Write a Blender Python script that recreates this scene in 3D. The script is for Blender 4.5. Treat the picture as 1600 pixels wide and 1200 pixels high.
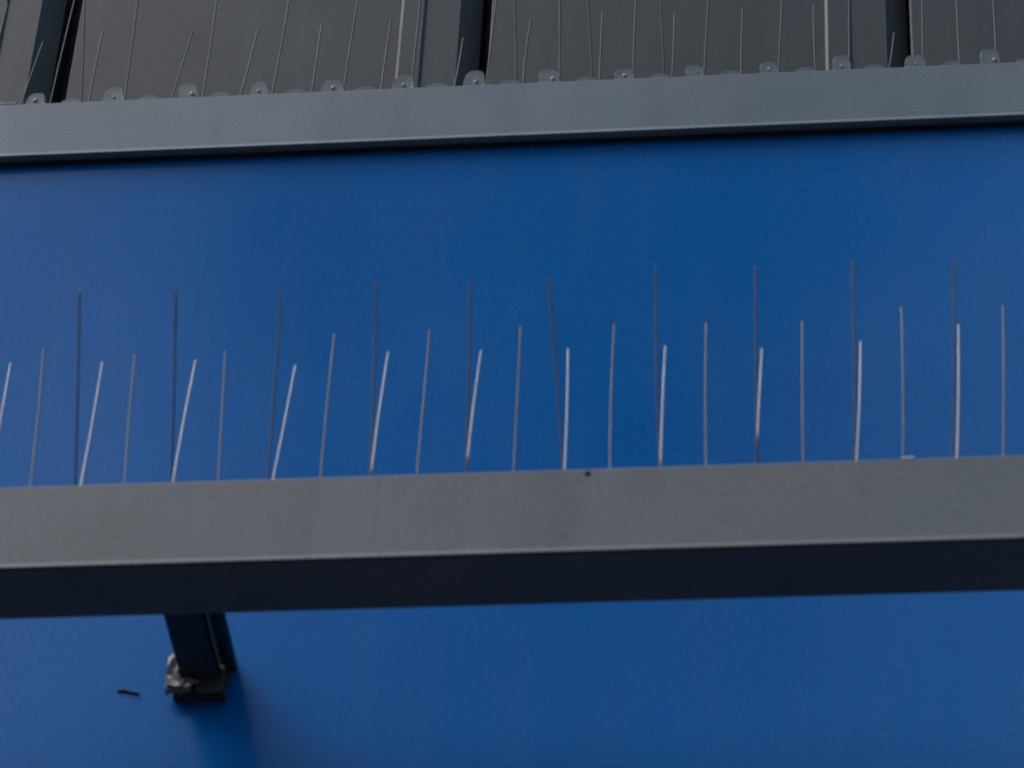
import bpy, bmesh, math, random
from mathutils import Vector, Matrix

random.seed(11)
scene = bpy.context.scene
for o in list(bpy.data.objects):
    bpy.data.objects.remove(o)
C = scene.collection

# ------------------------------------------------------------------ camera
# hand-held telephoto framing, standing on the pavement and looking up at the fascia
cam_data = bpy.data.cameras.new('camera')
cam_data.sensor_width = 36.0
cam_data.lens = 135.0
cam_data.clip_start = 0.05
cam_data.clip_end = 500.0
cam_data.dof.use_dof = True
cam_data.dof.focus_distance = 2.75
cam_data.dof.aperture_fstop = 15.0
cam = bpy.data.objects.new('camera', cam_data)
C.objects.link(cam)
right = Vector((0.994191, 0.098480, 0.043426))
up = Vector((0.033931, -0.669679, 0.741875))
fwd = Vector((-0.102141, 0.736092, 0.669131))
m = Matrix((right, up, -fwd)).transposed().to_4x4()
m.translation = Vector((0.0, -1.706, 1.6))
cam.matrix_world = m
scene.camera = cam

# ------------------------------------------------------------------ sky and sun (dull evening daylight)
SUN_EL, SUN_AZ = math.radians(50), math.radians(241)     # azimuth clockwise from +Y
world = bpy.data.worlds.new('World')
scene.world = world
world.use_nodes = True
wn = world.node_tree
bg = wn.nodes['Background']
sky = wn.nodes.new('ShaderNodeTexSky')
sky.sky_type = 'NISHITA'
sky.sun_disc = False
sky.sun_elevation = SUN_EL
sky.sun_rotation = SUN_AZ
sky.air_density = 1.0
sky.dust_density = 2.0
sky.ozone_density = 1.0
# cloud-veiled evening sky: the usual overcast luminance profile (zenith about three times the horizon), the same all round
wtc = wn.nodes.new('ShaderNodeTexCoord')
wsep = wn.nodes.new('ShaderNodeSeparateXYZ')
wmap = wn.nodes.new('ShaderNodeMapRange')
wmap.inputs[1].default_value, wmap.inputs[2].default_value = 0.0, 1.0
wmap.inputs[3].default_value, wmap.inputs[4].default_value = 0.45, 1.7
wcl = wn.nodes.new('ShaderNodeTexNoise')            # soft broken cloud over the whole dome
wcl.inputs['Scale'].default_value = 2.2
wcl.inputs['Detail'].default_value = 3.0
wcr = wn.nodes.new('ShaderNodeMapRange')
wcr.inputs[1].default_value, wcr.inputs[2].default_value = 0.35, 0.65
wcr.inputs[3].default_value, wcr.inputs[4].default_value = 0.45, 1.55
wcm = wn.nodes.new('ShaderNodeMath')
wcm.operation = 'MULTIPLY'
wmul = wn.nodes.new('ShaderNodeMix')
wmul.data_type, wmul.blend_type = 'RGBA', 'MULTIPLY'
wmul.inputs[0].default_value = 1.0
whs = wn.nodes.new('ShaderNodeHueSaturation')
whs.inputs['Saturation'].default_value = 1.05
whs.inputs['Hue'].default_value = 0.482
wn.links.new(wtc.outputs['Generated'], wsep.inputs[0])
wn.links.new(wsep.outputs['Z'], wmap.inputs[0])
wn.links.new(sky.outputs[0], whs.inputs['Color'])
wn.links.new(whs.outputs[0], wmul.inputs[6])
wn.links.new(wtc.outputs['Generated'], wcl.inputs['Vector'])
wn.links.new(wcl.outputs['Fac'], wcr.inputs[0])
wn.links.new(wmap.outputs[0], wcm.inputs[0])
wn.links.new(wcr.outputs[0], wcm.inputs[1])
wn.links.new(wcm.outputs[0], wmul.inputs[7])
wn.links.new(wmul.outputs[2], bg.inputs[0])
bg.inputs[1].default_value = 0.08

sun_data = bpy.data.lights.new('sun', 'SUN')
sun_data.energy = 0.5
sun_data.angle = math.radians(30)
sun_data.color = (0.98, 1.0, 0.98)
sun = bpy.data.objects.new('sun', sun_data)
C.objects.link(sun)
to_sun = Vector((math.sin(SUN_AZ) * math.cos(SUN_EL), math.cos(SUN_AZ) * math.cos(SUN_EL), math.sin(SUN_EL)))
sun.rotation_euler = (-to_sun).to_track_quat('-Z', 'Y').to_euler()
sun.location = (0, -6, 8)

scene.view_settings.view_transform = 'Standard'
scene.view_settings.look = 'None'
scene.view_settings.exposure = 0.86
scene.view_settings.gamma = 1.0
scene.cycles.filter_width = 1.9

# ------------------------------------------------------------------ materials
def new_mat(name):
    mt = bpy.data.materials.new(name)
    mt.use_nodes = True
    nt = mt.node_tree
    return mt, nt, nt.nodes['Principled BSDF']


def noise(nt, scale, detail=4, rough=0.55, stretch=(1, 1, 1), dist=0.0):
    tc = nt.nodes.new('ShaderNodeTexCoord')
    mp = nt.nodes.new('ShaderNodeMapping')
    mp.inputs['Scale'].default_value = stretch
    n = nt.nodes.new('ShaderNodeTexNoise')
    n.inputs['Scale'].default_value = scale
    n.inputs['Detail'].default_value = detail
    n.inputs['Roughness'].default_value = rough
    n.inputs['Distortion'].default_value = dist
    nt.links.new(tc.outputs['Object'], mp.inputs[0])
    nt.links.new(mp.outputs[0], n.inputs['Vector'])
    return n.outputs['Fac']


def ramp(nt, fac, stops):
    r = nt.nodes.new('ShaderNodeValToRGB')
    el = r.color_ramp.elements
    while len(el) < len(stops):
        el.new(0.5)
    for e, (p, c) in zip(el, stops):
        e.position = p
        e.color = (*c, 1) if len(c) == 3 else c
    nt.links.new(fac, r.inputs[0])
    return r.outputs[0]


def mixc(nt, fac, a, b, mode='MIX'):
    mx = nt.nodes.new('ShaderNodeMix')
    mx.data_type = 'RGBA'
    mx.blend_type = mode
    for s, v in ((mx.inputs[0], fac), (mx.inputs[6], a), (mx.inputs[7], b)):
        if isinstance(v, (int, float)):
            s.default_value = v
        elif isinstance(v, tuple):
            s.default_value = (*v, 1)
        else:
            nt.links.new(v, s)
    return mx.outputs[2]


def mapr(nt, fac, lo, hi, a=0.3, b=0.7):
    r = nt.nodes.new('ShaderNodeMapRange')
    r.inputs[1].default_value, r.inputs[2].default_value = a, b
    r.inputs[3].default_value, r.inputs[4].default_value = lo, hi
    nt.links.new(fac, r.inputs[0])
    return r.outputs[0]


def bump(nt, bsdf, fac, dist, strength=1.0):
    b = nt.nodes.new('ShaderNodeBump')
    b.inputs['Distance'].default_value = dist
    b.inputs['Strength'].default_value = strength
    nt.links.new(fac, b.inputs['Height'])
    if bsdf.inputs['Normal'].links:
        nt.links.new(bsdf.inputs['Normal'].links[0].from_socket, b.inputs['Normal'])
    nt.links.new(b.outputs[0], bsdf.inputs['Normal'])


def painted(name, base, rough=(0.35, 0.5), metal=0.0, var=0.08, dirt=(0.05, 0.05, 0.045), dirt_amt=0.35,
            streak=(9, 9, 1.2), grain=0.00003, spec=0.5):
    """weathered coated sheet: cloudy tone, faint run-off streaks, fine specks, fine relief"""
    mt, nt, b = new_mat(name)
    cloudy = ramp(nt, noise(nt, 6, 5), [(0.3, tuple(c * (1 - var) for c in base)), (0.7, tuple(c * (1 + var) for c in base))])
    st = mapr(nt, noise(nt, 4, 6, 0.6, streak), 0.0, dirt_amt, 0.5, 0.78)
    col = mixc(nt, st, cloudy, dirt)
    sp = mapr(nt, noise(nt, 420, 2, 0.5), 0.0, 0.55, 0.70, 0.80)
    col = mixc(nt, sp, col, dirt)
    fine = ramp(nt, noise(nt, 480, 4, 0.75), [(0.25, (0.78, 0.78, 0.78)), (0.75, (1.2, 1.2, 1.2))])
    col = mixc(nt, 1.0, col, fine, 'MULTIPLY')
    nt.links.new(col, b.inputs['Base Color'])
    nt.links.new(mapr(nt, noise(nt, 14, 5), rough[0], rough[1]), b.inputs['Roughness'])
    b.inputs['Metallic'].default_value = metal
    b.inputs['Specular IOR Level'].default_value = spec
    if grain:
        bump(nt, b, noise(nt, 700, 3), grain)
    return mt


# blue gloss composite sheet
M_BLUE, nt, b = new_mat('blue_gloss_panel')
cl = ramp(nt, noise(nt, 3.0, 4), [(0.3, (0.0018, 0.138, 0.455)), (0.7, (0.0026, 0.160, 0.515))])
dust = mapr(nt, noise(nt, 5, 6, 0.65, (6, 6, 1.0)), 0.0, 0.09, 0.45, 0.8)
cl = mixc(nt, dust, cl, (0.20, 0.22, 0.24))
spk = mapr(nt, noise(nt, 260, 2, 0.5), 0.0, 0.35, 0.74, 0.82)
cl = mixc(nt, spk, cl, (0.015, 0.03, 0.07))
fine = ramp(nt, noise(nt, 420, 4, 0.75), [(0.25, (0.64, 0.70, 0.75)), (0.75, (1.36, 1.30, 1.25))])
cl = mixc(nt, 1.0, cl, fine, 'MULTIPLY')
nt.links.new(cl, b.inputs['Base Color'])
nt.links.new(mapr(nt, noise(nt, 9, 4), 0.15, 0.20), b.inputs['Roughness'])
b.inputs['Specular IOR Level'].default_value = 0.38
bump(nt, b, noise(nt, 2.6, 1, 0.3), 0.010)          # oil-canning of the thin sheet

M_FLASH = painted('zinc_flashing', (0.178, 0.208, 0.225), (0.34, 0.48), 0.18, 0.12, (0.08, 0.085, 0.09), 0.3)
M_BAR = painted('grey_powder_coat', (0.196, 0.206, 0.206), (0.42, 0.6), 0.0, 0.08, (0.115, 0.118, 0.11), 0.5, (7, 7, 1.6))
M_CLAD = painted('dull_grey_cladding', (0.055, 0.058, 0.056), (0.42, 0.55), 0.25, 0.08, (0.085, 0.09, 0.078), 0.4, (14, 14, 0.7))
M_BLACK = painted('black_plastic', (0.018, 0.02, 0.023), (0.5, 0.65), 0.0, 0.15, (0.04, 0.04, 0.04), 0.2)
M_WINDOW = painted('smoked_diffuser', (0.100, 0.092, 0.080), (0.4, 0.5), 0.0, 0.1)
M_DARK = painted('dark_steel', (0.045, 0.045, 0.048), (0.4, 0.55), 0.4, 0.2, (0.10, 0.06, 0.035), 0.5)
M_FOIL = painted('weathered_foil_tape', (0.19, 0.19, 0.18), (0.35, 0.55), 0.45, 0.3, (0.06, 0.06, 0.055), 0.8, (30, 30, 30), 0.0003)
M_WEB = painted('bare_zinc_strip', (0.30, 0.31, 0.33), (0.35, 0.5), 0.3, 0.15)
M_TAPE = painted('dark_tape', (0.085, 0.09, 0.088), (0.4, 0.6), 0.1, 0.3, (0.04, 0.04, 0.04), 0.6, (30, 30, 30), 0.0003)
M_SEAL = painted('grey_white_sealant', (0.62, 0.62, 0.60), (0.45, 0.6), 0.0, 0.1)
M_PEG = painted('white_peg', (0.36, 0.37, 0.37), (0.35, 0.45), 0.0, 0.05)
M_DIRT = painted('dark_debris', (0.022, 0.022, 0.02), (0.6, 0.8), 0.0, 0.3)
M_STEEL = painted('spring_steel_wire', (0.235, 0.24, 0.25), (0.25, 0.38), 1.0, 0.1, (0.14, 0.12, 0.10), 0.4, (60, 60, 12), 0.0)
M_WIRE3 = painted('dimmed_wire', (0.13, 0.132, 0.135), (0.35, 0.5), 1.0, 0.2, (0.08, 0.065, 0.055), 0.6, (60, 60, 12), 0.0)  # darker copy of the steel: dimmer light on upright spikes put into colour
M_WIRE4 = painted('browned_wire', (0.25, 0.23, 0.22), (0.4, 0.55), 0.3, 0.2, (0.07, 0.05, 0.04), 0.6, (60, 60, 12), 0.0)
M_WIRE2 = painted('weathered_wire', (0.060, 0.063, 0.065), (0.42, 0.55), 0.3, 0.15, (0.08, 0.07, 0.06), 0.5, (60, 60, 12), 0.0)
M_PAVE = painted('paving_concrete', (0.07, 0.068, 0.065), (0.7, 0.85), 0.0, 0.15, (0.04, 0.04, 0.04), 0.4, (3, 3, 3), 0.0005)
M_RENDER = painted('painted_render', (0.42, 0.41, 0.38), (0.7, 0.85), 0.0, 0.08)
M_BRICK = painted('dark_brick', (0.12, 0.075, 0.055), (0.75, 0.9), 0.0, 0.2)
M_BARK = painted('bark', (0.09, 0.075, 0.06), (0.8, 0.9), 0.0, 0.3)
M_LEAF = painted('leaves', (0.045, 0.075, 0.025), (0.5, 0.7), 0.0, 0.3)
M_CLEAR, nt, b = new_mat('cloudy_clear_plastic')
b.inputs['Base Color'].default_value = (0.36, 0.385, 0.40, 1)
b.inputs['Transmission Weight'].default_value = 0.75
b.inputs['IOR'].default_value = 1.5
nt.links.new(mapr(nt, noise(nt, 160, 4), 0.25, 0.5), b.inputs['Roughness'])


# ------------------------------------------------------------------ helpers
def link(name, bm, mat, parent=None, smooth=False):
    me = bpy.data.meshes.new(name)
    bmesh.ops.recalc_face_normals(bm, faces=bm.faces[:])
    bm.to_mesh(me)
    bm.free()
    me.materials.append(mat)
    for p in me.polygons:
        p.use_smooth = smooth
    o = bpy.data.objects.new(name, me)
    C.objects.link(o)
    if parent:
        o.parent = parent
        o.matrix_parent_inverse = Matrix.Translation(-parent.location)
    return o


def thing(name, label, cat, loc, group=None):
    o = bpy.data.objects.new(name, None)
    o.empty_display_size = 0.02
    o.location = loc
    C.objects.link(o)
    tag(o, label, cat, group)
    return o


def tag(o, label, cat, group=None):
    o['label'] = label
    o['category'] = cat
    if group:
        o['group'] = group


def box_bm(x0, x1, y0, y1, z0, z1, bev=0.0, seg=2):
    bm = bmesh.new()
    bmesh.ops.create_cube(bm, size=1.0)
    for v in bm.verts:
        v.co = Vector(((x0 + x1) / 2 + v.co.x * (x1 - x0), (y0 + y1) / 2 + v.co.y * (y1 - y0), (z0 + z1) / 2 + v.co.z * (z1 - z0)))
    if bev:
        bmesh.ops.bevel(bm, geom=bm.edges[:], offset=bev, segments=seg, affect='EDGES', profile=0.6)
    return bm


def extrude_poly(pts, axis, a, b):
    """closed outline (2-D) swept along an axis: 'x' takes (y,z) outlines, 'y' takes (x,z), 'z' takes (x,y)"""
    bm = bmesh.new()
    def put(p, t):
        return {'x': (t, p[0], p[1]), 'y': (p[0], t, p[1]), 'z': (p[0], p[1], t)}[axis]
    A = [bm.verts.new(put(p, a)) for p in pts]
    B = [bm.verts.new(put(p, b)) for p in pts]
    n = len(pts)
    for i in range(n):
        bm.faces.new((A[i], A[(i + 1) % n], B[(i + 1) % n], B[i]))
    bm.faces.new(A[::-1])
    bm.faces.new(B)
    return bm


def wire_bm(path, r, seg=8):
    """round wire through a list of points, with a clipped flat end"""
    bm = bmesh.new()
    rings = []
    for i, p in enumerate(path):
        d = (path[min(i + 1, len(path) - 1)] - path[max(i - 1, 0)]).normalized()
        u = d.cross(Vector((0, 1, 0.01))).normalized()
        w = d.cross(u)
        rings.append([bm.verts.new(p + r * (math.cos(2 * math.pi * k / seg) * u + math.sin(2 * math.pi * k / seg) * w)) for k in range(seg)])
    for a, c in zip(rings, rings[1:]):
        for k in range(seg):
            bm.faces.new((a[k], a[(k + 1) % seg], c[(k + 1) % seg], c[k]))
    bm.faces.new(rings[0][::-1])
    bm.faces.new(rings[-1])
    return bm


TX, TY = -1.12, -7.2     # foot of the added tree
X0, X1 = -1.7, 1.2          # extent of the built stretch of shop front

# ------------------------------------------------------------------ setting
g = link('pavement', box_bm(-60, 60, -60, 60, -0.2, 0.0), M_PAVE)
g['kind'] = 'structure'
w = link('shop_wall', box_bm(X0, X1, 0.02, 0.30, 0.0, 2.42, 0.004), M_RENDER)
tag(w, 'plain pale rendered wall under the blue fascia', 'wall')

# unseen terrace, added behind the viewer to darken the horizon the spikes mirror
opp = thing('added_terrace', 'brick terrace added out of view across the street to darken the horizon', 'building', (0, -15, 0))
link('wall', box_bm(-40, 40, -23, -15, 0, 8.6), M_BRICK, opp)
link('parapet', box_bm(-40, 40, -23.1, -14.9, 8.6, 8.9), M_RENDER, opp)
for fl_ in range(3):
    for i in range(20):
        xw = -38 + i * 4
        wdw = link('window', box_bm(xw - 0.65, xw + 0.65, -15.05, -14.96, 0.9 + fl_ * 2.7, 2.5 + fl_ * 2.7), M_RENDER, opp)
        link('pane', box_bm(xw - 0.55, xw + 0.55, -14.97, -14.945, 1.0 + fl_ * 2.7, 2.4 + fl_ * 2.7), M_BLACK, wdw)

for sx, nm in ((-1, 'rendered block added out of view, closing the street past the debris end of the fascia'), (1, 'rendered block added out of view, closing the street at its other end')):
    eb = thing('added_block', nm, 'building', (sx * 30, -8, 0))  # unseen blocks, added so the spikes mirror a darker street end
    link('wall', box_bm(sx * 30 - 4, sx * 30 + 4, -14.5, 12, 0, 11), M_BRICK, eb)
    link('parapet', box_bm(sx * 30 - 4.1, sx * 30 + 4.1, -14.6, 12.1, 11, 11.3), M_RENDER, eb)
    for fl_ in range(4):
        for i in range(6):
            yy = -12.5 + i * 4
            link('window', box_bm(sx * 26 - 0.04, sx * 26 + 0.04, yy - 0.6, yy + 0.6, 0.9 + fl_ * 2.6, 2.4 + fl_ * 2.6), M_BLACK, eb)

# unseen tree, added so its crown darkens the reflection in the fascia
tree = thing('added_tree', 'leafy tree added out of view to darken the reflection in the fascia', 'tree', (TX, TY, 0))
trk = [Vector((TX + 0.25 * math.sin(z * 0.9) * z / 10, TY + 0.2 * math.sin(z * 0.7) * z / 10, z)) for z in (0, 0.4, 1.5, 3, 4.5, 6, 7.5, 9, 10.5)]
bmx = bmesh.new()
rings = []
for i, p in enumerate(trk):
    r_ = 0.17 * (1 - i / 10) + (0.06 if i == 0 else 0)
    rings.append([bmx.verts.new(p + Vector((math.cos(a), math.sin(a), 0)) * r_) for a in [k * math.pi / 5 for k in range(10)]])
for a, c in zip(rings, rings[1:]):
    for k in range(10):
        bmx.faces.new((a[k], a[(k + 1) % 10], c[(k + 1) % 10], c[k]))
link('trunk', bmx, M_BARK, tree, True)
rt = random.Random(21)
bmx = bmesh.new()
clumps = []
for k in range(46):
    z = rt.uniform(9.9, 13.4) if k < 34 else rt.uniform(7.4, 9.9)
    w_ = 1.05 * math.sin(math.pi * (z - 6.9) / 7.0) ** 0.7 * (1.0 if k < 34 else 1.5)
    a = rt.uniform(0, 2 * math.pi)
    q = w_ * math.sqrt(rt.random())
    clumps.append((Vector((TX + math.cos(a) * q, TY + math.sin(a) * q, z)), rt.uniform(0.35, 0.75)))
for c, r_ in clumps:
    base_ = trk[6].lerp(trk[8], min(1, max(0, (c.z - 7.5) / 3)))
    limb = wire_bm([base_, base_.lerp(c, 0.5) + Vector((0, 0, 0.12)), c], 0.022, 5)
    me_ = bpy.data.meshes.new('limb_tmp')
    limb.to_mesh(me_)
    limb.free()
    bmx.from_mesh(me_)
    bpy.data.meshes.remove(me_)
link('limbs', bmx, M_BARK, tree)
bmx = bmesh.new()
for c, r_ in clumps:
    for j in range(int((210 if c.z > 9.9 else 95) * r_ / 0.5)):
        p = c + Vector((rt.gauss(0, 1), rt.gauss(0, 1), rt.gauss(0, 0.8))) * r_ * 0.55
        n_ = Vector((rt.gauss(0, 1), rt.gauss(0, 1), rt.gauss(0.6, 1))).normalized()
        u_ = n_.orthogonal().normalized() * rt.uniform(0.05, 0.09)
        v_ = n_.cross(u_) * 0.6
        bmx.faces.new([bmx.verts.new(p + q) for q in (u_, v_, -u_, -v_)])
cr = link('crown', bmx, M_LEAF, tree)

# blue fascia: one big sheet
f = link('fascia_panel', box_bm(X0, X1, 0.0, 0.012, 2.40, 3.372, 0.001), M_BLUE)
tag(f, 'glossy blue fascia sheet behind the grey light bar', 'fascia panel')

# black strip standing in for the shadow under the flashing's overhang
# folded cap flashing with a rolled hem at its lower edge
prof = [(-0.0110, 3.4030), (-0.0095, 3.4050), (0.0500, 3.4056), (0.0900, 3.4056), (0.0900, 3.398), (0.004, 3.398),
        (0.000, 3.394), (-0.0025, 3.3600), (-0.0030, 3.3535), (-0.0100, 3.3525), (-0.0126, 3.3527), (-0.0134, 3.3532), (-0.0132, 3.3540), (-0.0112, 3.3578)]
prof = [(y + 0.005, z + 0.0045) for y, z in prof]
root = thing('cap_flashing', 'bluish grey metal flashing strip capping the top of the blue fascia', 'flashing', (0, 0, 3.36))
fl = link('folded_sheet', extrude_poly(prof, 'x', X0, X1), M_FLASH, root)
tr = link('shade_strip', box_bm(X0, X1, -0.0025, -0.0004, 3.3556, 3.3579), M_BLACK, root)
tr['label'] = 'black strip standing in for the shadow under the flashing'

# ------------------------------------------------------------------ cladding above: separate panels with open joints
clad = thing('wall_cladding', 'dull grey vertical metal cladding panels above the flashing', 'cladding', (0, 0.09, 3.4056))
LEFT = [-0.5893 - 0.2915 * k for k in (3, 2, 1)] + [-0.5893, -0.2941, -0.0044] + [-0.0044 + 0.2875 * k for k in (1, 2, 3, 4)]
GAP = [0.0240] * 3 + [0.0275, 0.0205, 0.0150] + [0.0160] * 4
FY, TOP = 0.055, 4.9
for i in range(len(LEFT) - 1):
    xl = LEFT[i] + GAP[i]
    xr = LEFT[i + 1]
    bx = xr - 0.042
    pts = [(xl, FY + 0.0012), (xl + 0.0012, FY), (bx, FY), (bx + 0.002, FY - 0.0016), (bx + 0.016, FY - 0.0016), (bx + 0.018, FY),
           (xr - 0.001, FY), (xr, FY + 0.001), (xr + 0.0125, FY + 0.012), (xr + 0.0125, FY + 0.034), (xl, FY + 0.034)]
    link('panel', extrude_poly(pts, 'z', 3.4108, TOP), M_CLAD, clad)
bk = link('backing_board', box_bm(LEFT[0], LEFT[-1], FY + 0.04, FY + 0.10, 3.4108, TOP), M_BLACK, clad)

# ------------------------------------------------------------------ light bar on its arm
YF, YB, ZB, ZT = -0.1633, -0.1211, 2.8819, 2.9398
bar = thing('light_bar', 'long grey box-section light bar standing off the blue fascia on a dark arm', 'light bar', (-0.29, (YF + YB) / 2, ZB))
JX = -0.2828
for xa, xb in ((X0 + 0.05, JX - 0.00006), (JX + 0.00006, X1 - 0.05)):
    # folded box with a small flared drip lip along the lower front edge
    bmx = extrude_poly([(YF, ZT - 0.0012), (YF + 0.0004, ZT - 0.0004), (YF + 0.0012, ZT), (YB - 0.0010, ZT), (YB, ZT - 0.0010), (YB, ZB + 0.0012),
                        (YF + 0.0002, ZB + 0.0008), (YF - 0.0006, ZB + 0.0002), (YF - 0.0009, ZB + 0.0005), (YF - 0.0008, ZB + 0.0010), (YF, ZB + 0.0034)], 'x', xa, xb)
    link('housing', bmx, M_BAR, bar)
u = link('light_window', box_bm(X0 + 0.051, X1 - 0.051, YF + 0.0012, YB - 0.0004, ZB - 0.0006, ZB + 0.0016, 0.0003, 1), M_WINDOW, bar)
u['label'] = 'dark underside of the light bar'
bmx = bmesh.new()
bmesh.ops.create_uvsphere(bmx, u_segments=10, v_segments=6, radius=0.0019)
for v in bmx.verts:
    v.co = Vector((-0.1708 + v.co.x, YF + v.co.y * 0.5, ZT - 0.0036 + v.co.z))
link('rivet', bmx, M_DIRT, bar, True)
bmx = box_bm(-0.0039, 0.0029, YF - 0.0004, YF + 0.004, ZT - 0.0010, ZT + 0.0010, 0.0006)
for v in bmx.verts:
    v.co.z += random.uniform(-0.0003, 0.0003)
link('sealant_dab', bmx, M_SEAL, bar)

# the arm: a broad flat bar and a thin conduit beside it, with a foot on the fascia wrapped in foil tape
arm = link('arm', box_bm(-0.4150, -0.3942, YB + 0.0003, -0.005, 2.9240, 2.9375, 0.0012), M_DARK, bar)
cond = link('conduit', wire_bm([Vector((-0.3870, YB + 0.0003, 2.9330)), Vector((-0.3871, -0.05, 2.9340)), Vector((-0.3873, -0.028, 2.9348)), Vector((-0.3878, -0.014, 2.9365)),
                                Vector((-0.3890, -0.0005, 2.9400))], 0.0040, 10), M_BLACK, bar, True)
web = link('arm_web', box_bm(-0.3941, -0.3868, YB + 0.0003, -0.0070, 2.9362, 2.9378, 0.0003), M_WEB, bar)
web['label'] = 'paler strip along the side of the dark arm'
foot = link('foot_plate', box_bm(-0.4195, -0.3890, -0.0055, -0.0005, 2.9148, 2.9490, 0.0008), M_DARK, bar)
for bx_, bz_ in ((-0.4165, 2.9445), (-0.3935, 2.9445)):
    bmx = bmesh.new()
    bmesh.ops.create_cone(bmx, cap_ends=True, segments=6, radius1=0.0028, radius2=0.0026, depth=0.002)
    for v in bmx.verts:
        v.co = Vector((bx_ + v.co.x, -0.0065 - v.co.z, bz_ + v.co.y))
    link('bolt', bmx, M_DARK, foot)


def crumple(x0, x1, y0, y1, z0, z1, amp, n=5, seed=1):
    rnd = random.Random(seed)
    bm = box_bm(x0, x1, y0, y1, z0, z1)
    bmesh.ops.subdivide_edges(bm, edges=bm.edges[:], cuts=n, use_grid_fill=True)
    for v in bm.verts:
        v.co += Vector((rnd.uniform(-1, 1), rnd.uniform(-1, 1), rnd.uniform(-1, 1))) * amp
    bmesh.ops.triangulate(bm, faces=bm.faces[:])
    return bm


link('foil_tape', crumple(-0.4225, -0.4085, -0.0130, -0.0060, 2.9170, 2.9400, 0.0013, 4, 3), M_FOIL, bar)
link('foil_tape', crumple(-0.4060, -0.3905, -0.0095, -0.0060, 2.9165, 2.9290, 0.0008, 4, 8), M_TAPE, bar)
for k, (a, bb, c) in enumerate((((-0.4190, -0.012, 2.9365), (-0.4120, -0.016, 2.9300), (-0.4170, -0.013, 2.9270)),
                                ((-0.4110, -0.0135, 2.9215), (-0.4030, -0.0130, 2.9195), (-0.4085, -0.0120, 2.9185)),
                                ((-0.4130, -0.0135, 2.9400), (-0.4115, -0.0150, 2.9330), (-0.4105, -0.0140, 2.9370)))):
    bmx = bmesh.new()
    vs = [bmx.verts.new(p) for p in (a, bb, c)]
    ws = [bmx.verts.new(Vector(p) + Vector((0.0004, -0.0008, 0.0005))) for p in (a, bb, c)]
    bmx.faces.new(vs); bmx.faces.new(ws[::-1])
    for i in range(3):
        bmx.faces.new((vs[i], ws[i], ws[(i + 1) % 3], vs[(i + 1) % 3]))
    link('tape_flap', bmx, M_FOIL, bar)

# a dark sliver of debris stuck to the blue sheet
bmx = bmesh.new()
sl = [(-0.4530, 2.9243, 0.0009), (-0.4500, 2.9248, 0.0014), (-0.4468, 2.9238, 0.0011), (-0.4435, 2.9228, 0.0008), (-0.4400, 2.9218, 0.0003)]
rings = []
for x, z, h in sl:
    rings.append([bmx.verts.new((x, -0.0001, z - h)), bmx.verts.new((x, -0.0016, z - h * 0.3)), bmx.verts.new((x, -0.0014, z + h * 0.5)), bmx.verts.new((x, -0.0001, z + h))])
for a, c in zip(rings, rings[1:]):
    for k in range(4):
        bmx.faces.new((a[k], a[(k + 1) % 4], c[(k + 1) % 4], c[k]))
bmx.faces.new(rings[0]); bmx.faces.new(rings[-1][::-1])
d = link('debris_sliver', bmx, M_DIRT, None, True)
tag(d, 'tiny dark sliver of debris stuck to blue fascia beside arm foot', 'debris')

# ------------------------------------------------------------------ bird spikes
FRONT = [(-0.4534, -0.0006, 0.1217), (-0.4002, 0.0003, 0.1211), (-0.3478, 0.0068, 0.1157), (-0.2913, 0.0032, 0.1209), (-0.2388, 0.0028, 0.1188), (-0.1853, -0.0077, 0.1192), (-0.1334, -0.0005, 0.1229), (-0.0817, 0.0022, 0.1209), (-0.0293, 0.0024, 0.1218), (0.0232, 0.0046, 0.1197)]
CENTRE = [(-0.4793, -0.0061, 0.1165), (-0.4263, -0.0058, 0.1092), (-0.3745, -0.0058, 0.1092), (-0.3186, -0.0005, 0.1193), (-0.266, 0.001, 0.1201), (-0.213, -0.0007, 0.1201), (-0.1604, -0.0007, 0.1195), (-0.1085, -0.0012, 0.118), (-0.0563, 0.0001, 0.1168), (-0.0035, 0.0023, 0.1249), (0.0497, 0.0051, 0.1232)]
BACK = [(-0.5022, -0.0065, 0.1232), (-0.452, -0.0031, 0.1213), (-0.4007, -0.0003, 0.12), (-0.3458, 0.0029, 0.1124), (-0.2914, 0.0007, 0.1215), (-0.2391, 0.0014, 0.1197), (-0.1854, -0.003, 0.1182), (-0.1333, -0.0003, 0.1179), (-0.0818, 0.0024, 0.1126), (-0.0288, 0.0043, 0.1159), (0.0249, 0.0052, 0.1276)]
UPPER_CENTRE = [(-0.5607, 0.0048, 0.1161), (-0.5095, -0.0021, 0.1196), (-0.4572, 0.0006, 0.116), (-0.4116, 0.0047, 0.1128), (-0.3635, 0.004, 0.1097), (-0.3181, 0.0013, 0.1068), (-0.2691, 0.0036, 0.1035), (-0.2194, -0.003, 0.1007), (-0.1711, 0.0003, 0.0973), (-0.1249, 0.0028, 0.0941), (-0.0771, 0.0034, 0.091), (-0.0303, 0.0013, 0.088), (0.0172, 0.0017, 0.0849), (0.0651, 0.0002, 0.0818)]
UPPER_BACK = [(-0.5823, 0.0052, 0.0988), (-0.5337, -0.0033, 0.1125), (-0.4815, 0.0072, 0.1033), (-0.4345, 0.0052, 0.1021), (-0.3847, -0.0011, 0.1047), (-0.3384, 0.0, 0.1064), (-0.2913, 0.0037, 0.0815), (-0.2441, 0.0012, 0.1006), (-0.1937, -0.0012, 0.1044), (-0.1466, 0.0005, 0.0992), (-0.1005, 0.0001, 0.1017), (-0.0517, -0.0014, 0.1025), (-0.0079, 0.0077, 0.0661), (0.0415, 0.0003, 0.0996)]

WIRE = 0.00058


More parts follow.
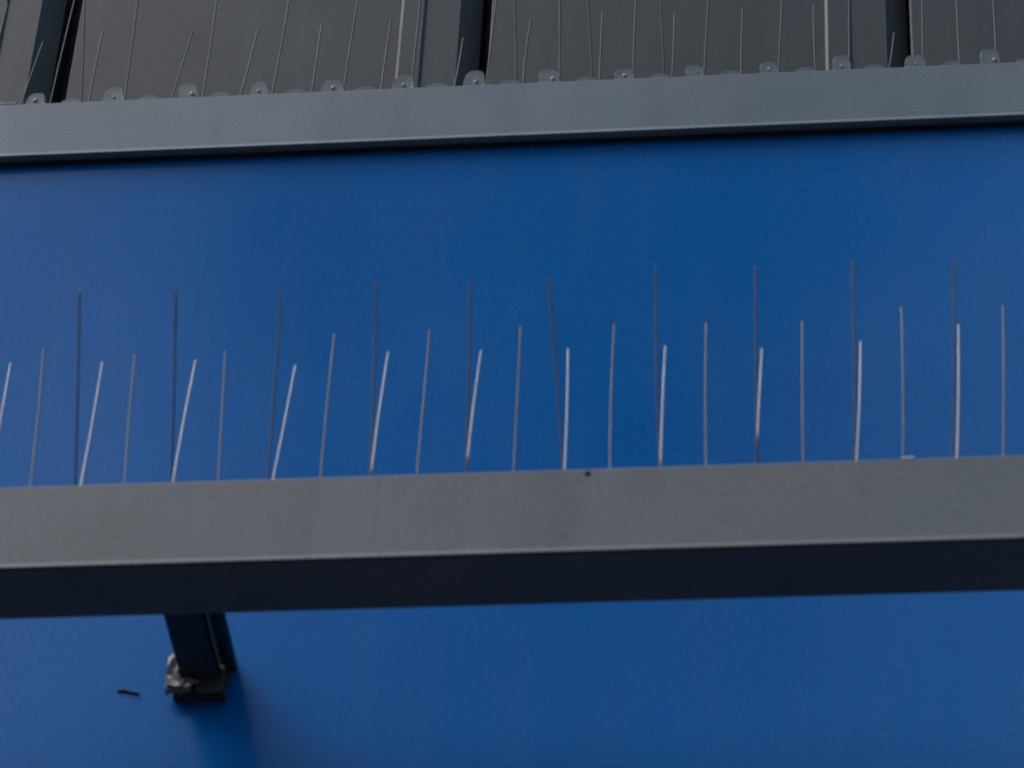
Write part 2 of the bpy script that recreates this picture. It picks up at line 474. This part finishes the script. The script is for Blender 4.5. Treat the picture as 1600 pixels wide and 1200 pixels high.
def spike(parent, x, y, z, lean, dx, length, mat=M_STEEL, r=WIRE, bow=0.0):
    """one spring wire: lean > 0 tips towards the street, dx is how far its tip strays along the wall"""
    a = math.radians(lean)
    h = math.sqrt(max(length ** 2 - dx ** 2, 1e-6))
    base = Vector((x, y, z))
    tip = base + Vector((dx, -math.sin(a) * h, math.cos(a) * h))
    path = []
    for t in (0.0, 0.004, 0.25, 0.5, 0.75, 0.996, 1.0):
        path.append(base.lerp(tip, t) + Vector((bow * math.sin(math.pi * t), 0, 0)))
    return link('spike', wire_bm(path, r), mat, parent, True)


SY, SZ = (YF + YB) / 2 - 0.0010, ZT + 0.0037
low = thing('bird_spike_strip', 'strip of thin steel bird spikes along the top of the grey light bar', 'bird spikes', (-0.22, SY, ZT), 'bird spike strips')
link('base_strip', box_bm(-0.95, 0.55, SY - 0.0085, SY + 0.0085, ZT + 0.0001, ZT + 0.0040, 0.0008), M_CLEAR, low)
rb = random.Random(5)
for tab, lean in ((FRONT, 26), (CENTRE, 0), (BACK, -8)):
    for k, (x, dx, L) in enumerate(tab):
        spike(low, x, SY, SZ, lean, dx, L, M_WIRE3 if lean == 0 else M_WIRE4 if lean > 0 and k > 1 else M_STEEL, bow=rb.uniform(-0.0007, 0.0007))
for i in range(9):                                  # the run goes on past both sides of the view
    for x in (-0.5060 - 0.0525 * i, 0.0760 + 0.0525 * i):
        spike(low, x, SY, SZ, 26, rb.uniform(-0.003, 0.004), rb.uniform(0.119, 0.123), M_WIRE4)
        spike(low, x + (0.026 if x > 0 else -0.026), SY, SZ, 0, rb.uniform(-0.003, 0.004), rb.uniform(0.117, 0.122), M_WIRE3)
        if x > 0 or i > 0:
            spike(low, x + 0.001, SY, SZ, -8, rb.uniform(-0.003, 0.004), rb.uniform(0.117, 0.123))

UY, UZ = 0.019, 3.4125
up_strip = thing('bird_spike_strip', 'bird spikes with clear plastic tabs along the top edge of the flashing', 'bird spikes', (-0.2, UY, 3.4056), 'bird spike strips')
link('base_strip', box_bm(-0.575, 0.55, -0.0005, 0.031, 3.4102, 3.4132, 0.0008), M_CLEAR, up_strip)
old_strip = thing('bird_spike_strip', 'end of a second bird spike strip, lifted slightly off the flashing', 'bird spikes', (-0.65, UY, 3.4056), 'bird spike strips')
link('base_strip', box_bm(-1.05, -0.5765, -0.0005, 0.031, 3.4137, 3.4167, 0.0008), M_CLEAR, old_strip)
link('packer', box_bm(-1.04, -0.60, 0.007, 0.025, 3.4101, 3.4136), M_BLACK, old_strip)


def tab_bm(x, w, h, y0, y1, zb):
    """squat arch: straight flanks rounding over into a flattish crown"""
    pts = [(x - w / 2, zb)]
    n = 10
    for k in range(n + 1):
        a = math.pi - math.pi * k / n
        c, sn = math.cos(a), max(math.sin(a), 0.0)
        pts.append((x + math.copysign(abs(c) ** 0.65, c) * w / 2 * (0.94 + 0.06 * abs(c)), zb + h * (0.30 + 0.70 * sn ** 0.65)))
    pts.append((x + w / 2, zb))
    bm = extrude_poly(pts, 'y', y0, y1)
    bmesh.ops.bevel(bm, geom=[e for e in bm.edges if abs(e.verts[0].co.y - e.verts[1].co.y) < 1e-6], offset=0.0006, segments=1, affect='EDGES')
    return bm


def upper(parent, x, dx, L):
    t = link('tab', tab_bm(x - 0.0042 + rb.uniform(-0.001, 0.001), 0.0125 + rb.uniform(-0.0016, 0.0012), 0.0146 + rb.uniform(-0.003, 0.0016), 0.0000, 0.0045, 3.4130), M_CLEAR, parent)
    jx = rb.uniform(-0.002, 0.001)
    rake = rb.uniform(-0.22, 0.22)
    for v in t.data.vertices:
        v.co.x += (v.co.z - 3.413) * rake
    bmx = bmesh.new()
    bmesh.ops.create_uvsphere(bmx, u_segments=8, v_segments=6, radius=rb.uniform(0.0008, 0.0017))
    for v in bmx.verts:
        v.co = Vector((x - 0.0022 + jx + v.co.x, -0.0005 + v.co.y * 0.6, 3.4173 + v.co.z * 1.2))
    link('peg', bmx, M_PEG, t, True)
    spike(parent, x, UY, UZ, 0, dx, max(L, 0.123), M_WIRE2, r=0.0006, bow=rb.uniform(-0.0008, 0.0008))


def upper_pair(parent, x, dx, L, k):
    link('stud', tab_bm(x - 0.006, 0.0135, 0.0050, 0.0000, 0.005, 3.4130), M_CLEAR, parent)
    spike(parent, x, UY, UZ, -8, dx, L, M_WIRE2, r=0.0006, bow=rb.uniform(-0.0008, 0.0008))
    if k in (1, 7, 8, 9):                      # a few pairs still have their second wire
        spike(parent, x - 0.0028, UY, UZ, 7, dx - 0.006 + rb.uniform(-0.001, 0.001), 0.124, M_WIRE2, r=0.0006, bow=rb.uniform(-0.0008, 0.0008))


for k, (x, dx, L) in enumerate(UPPER_CENTRE):
    scale = 1.0 if k == 0 else max(0.123 / L, 1.0)
    upper(up_strip, x, dx * scale, L * scale)
for k, (x, dx, L) in enumerate(UPPER_BACK):
    upper_pair(old_strip if k == 0 else up_strip, x, dx, L, k)
for i in range(9):
    upper(old_strip, -0.606 - 0.048 * i, rb.uniform(-0.002, 0.004), 0.123)
    upper_pair(old_strip, -0.630 - 0.048 * i, rb.uniform(-0.002, 0.005), 0.104, 0)
    upper(up_strip, 0.1130 + 0.048 * i, rb.uniform(-0.002, 0.004), 0.123)
    upper_pair(up_strip, 0.0895 + 0.048 * i, rb.uniform(-0.002, 0.005), 0.104, 0)
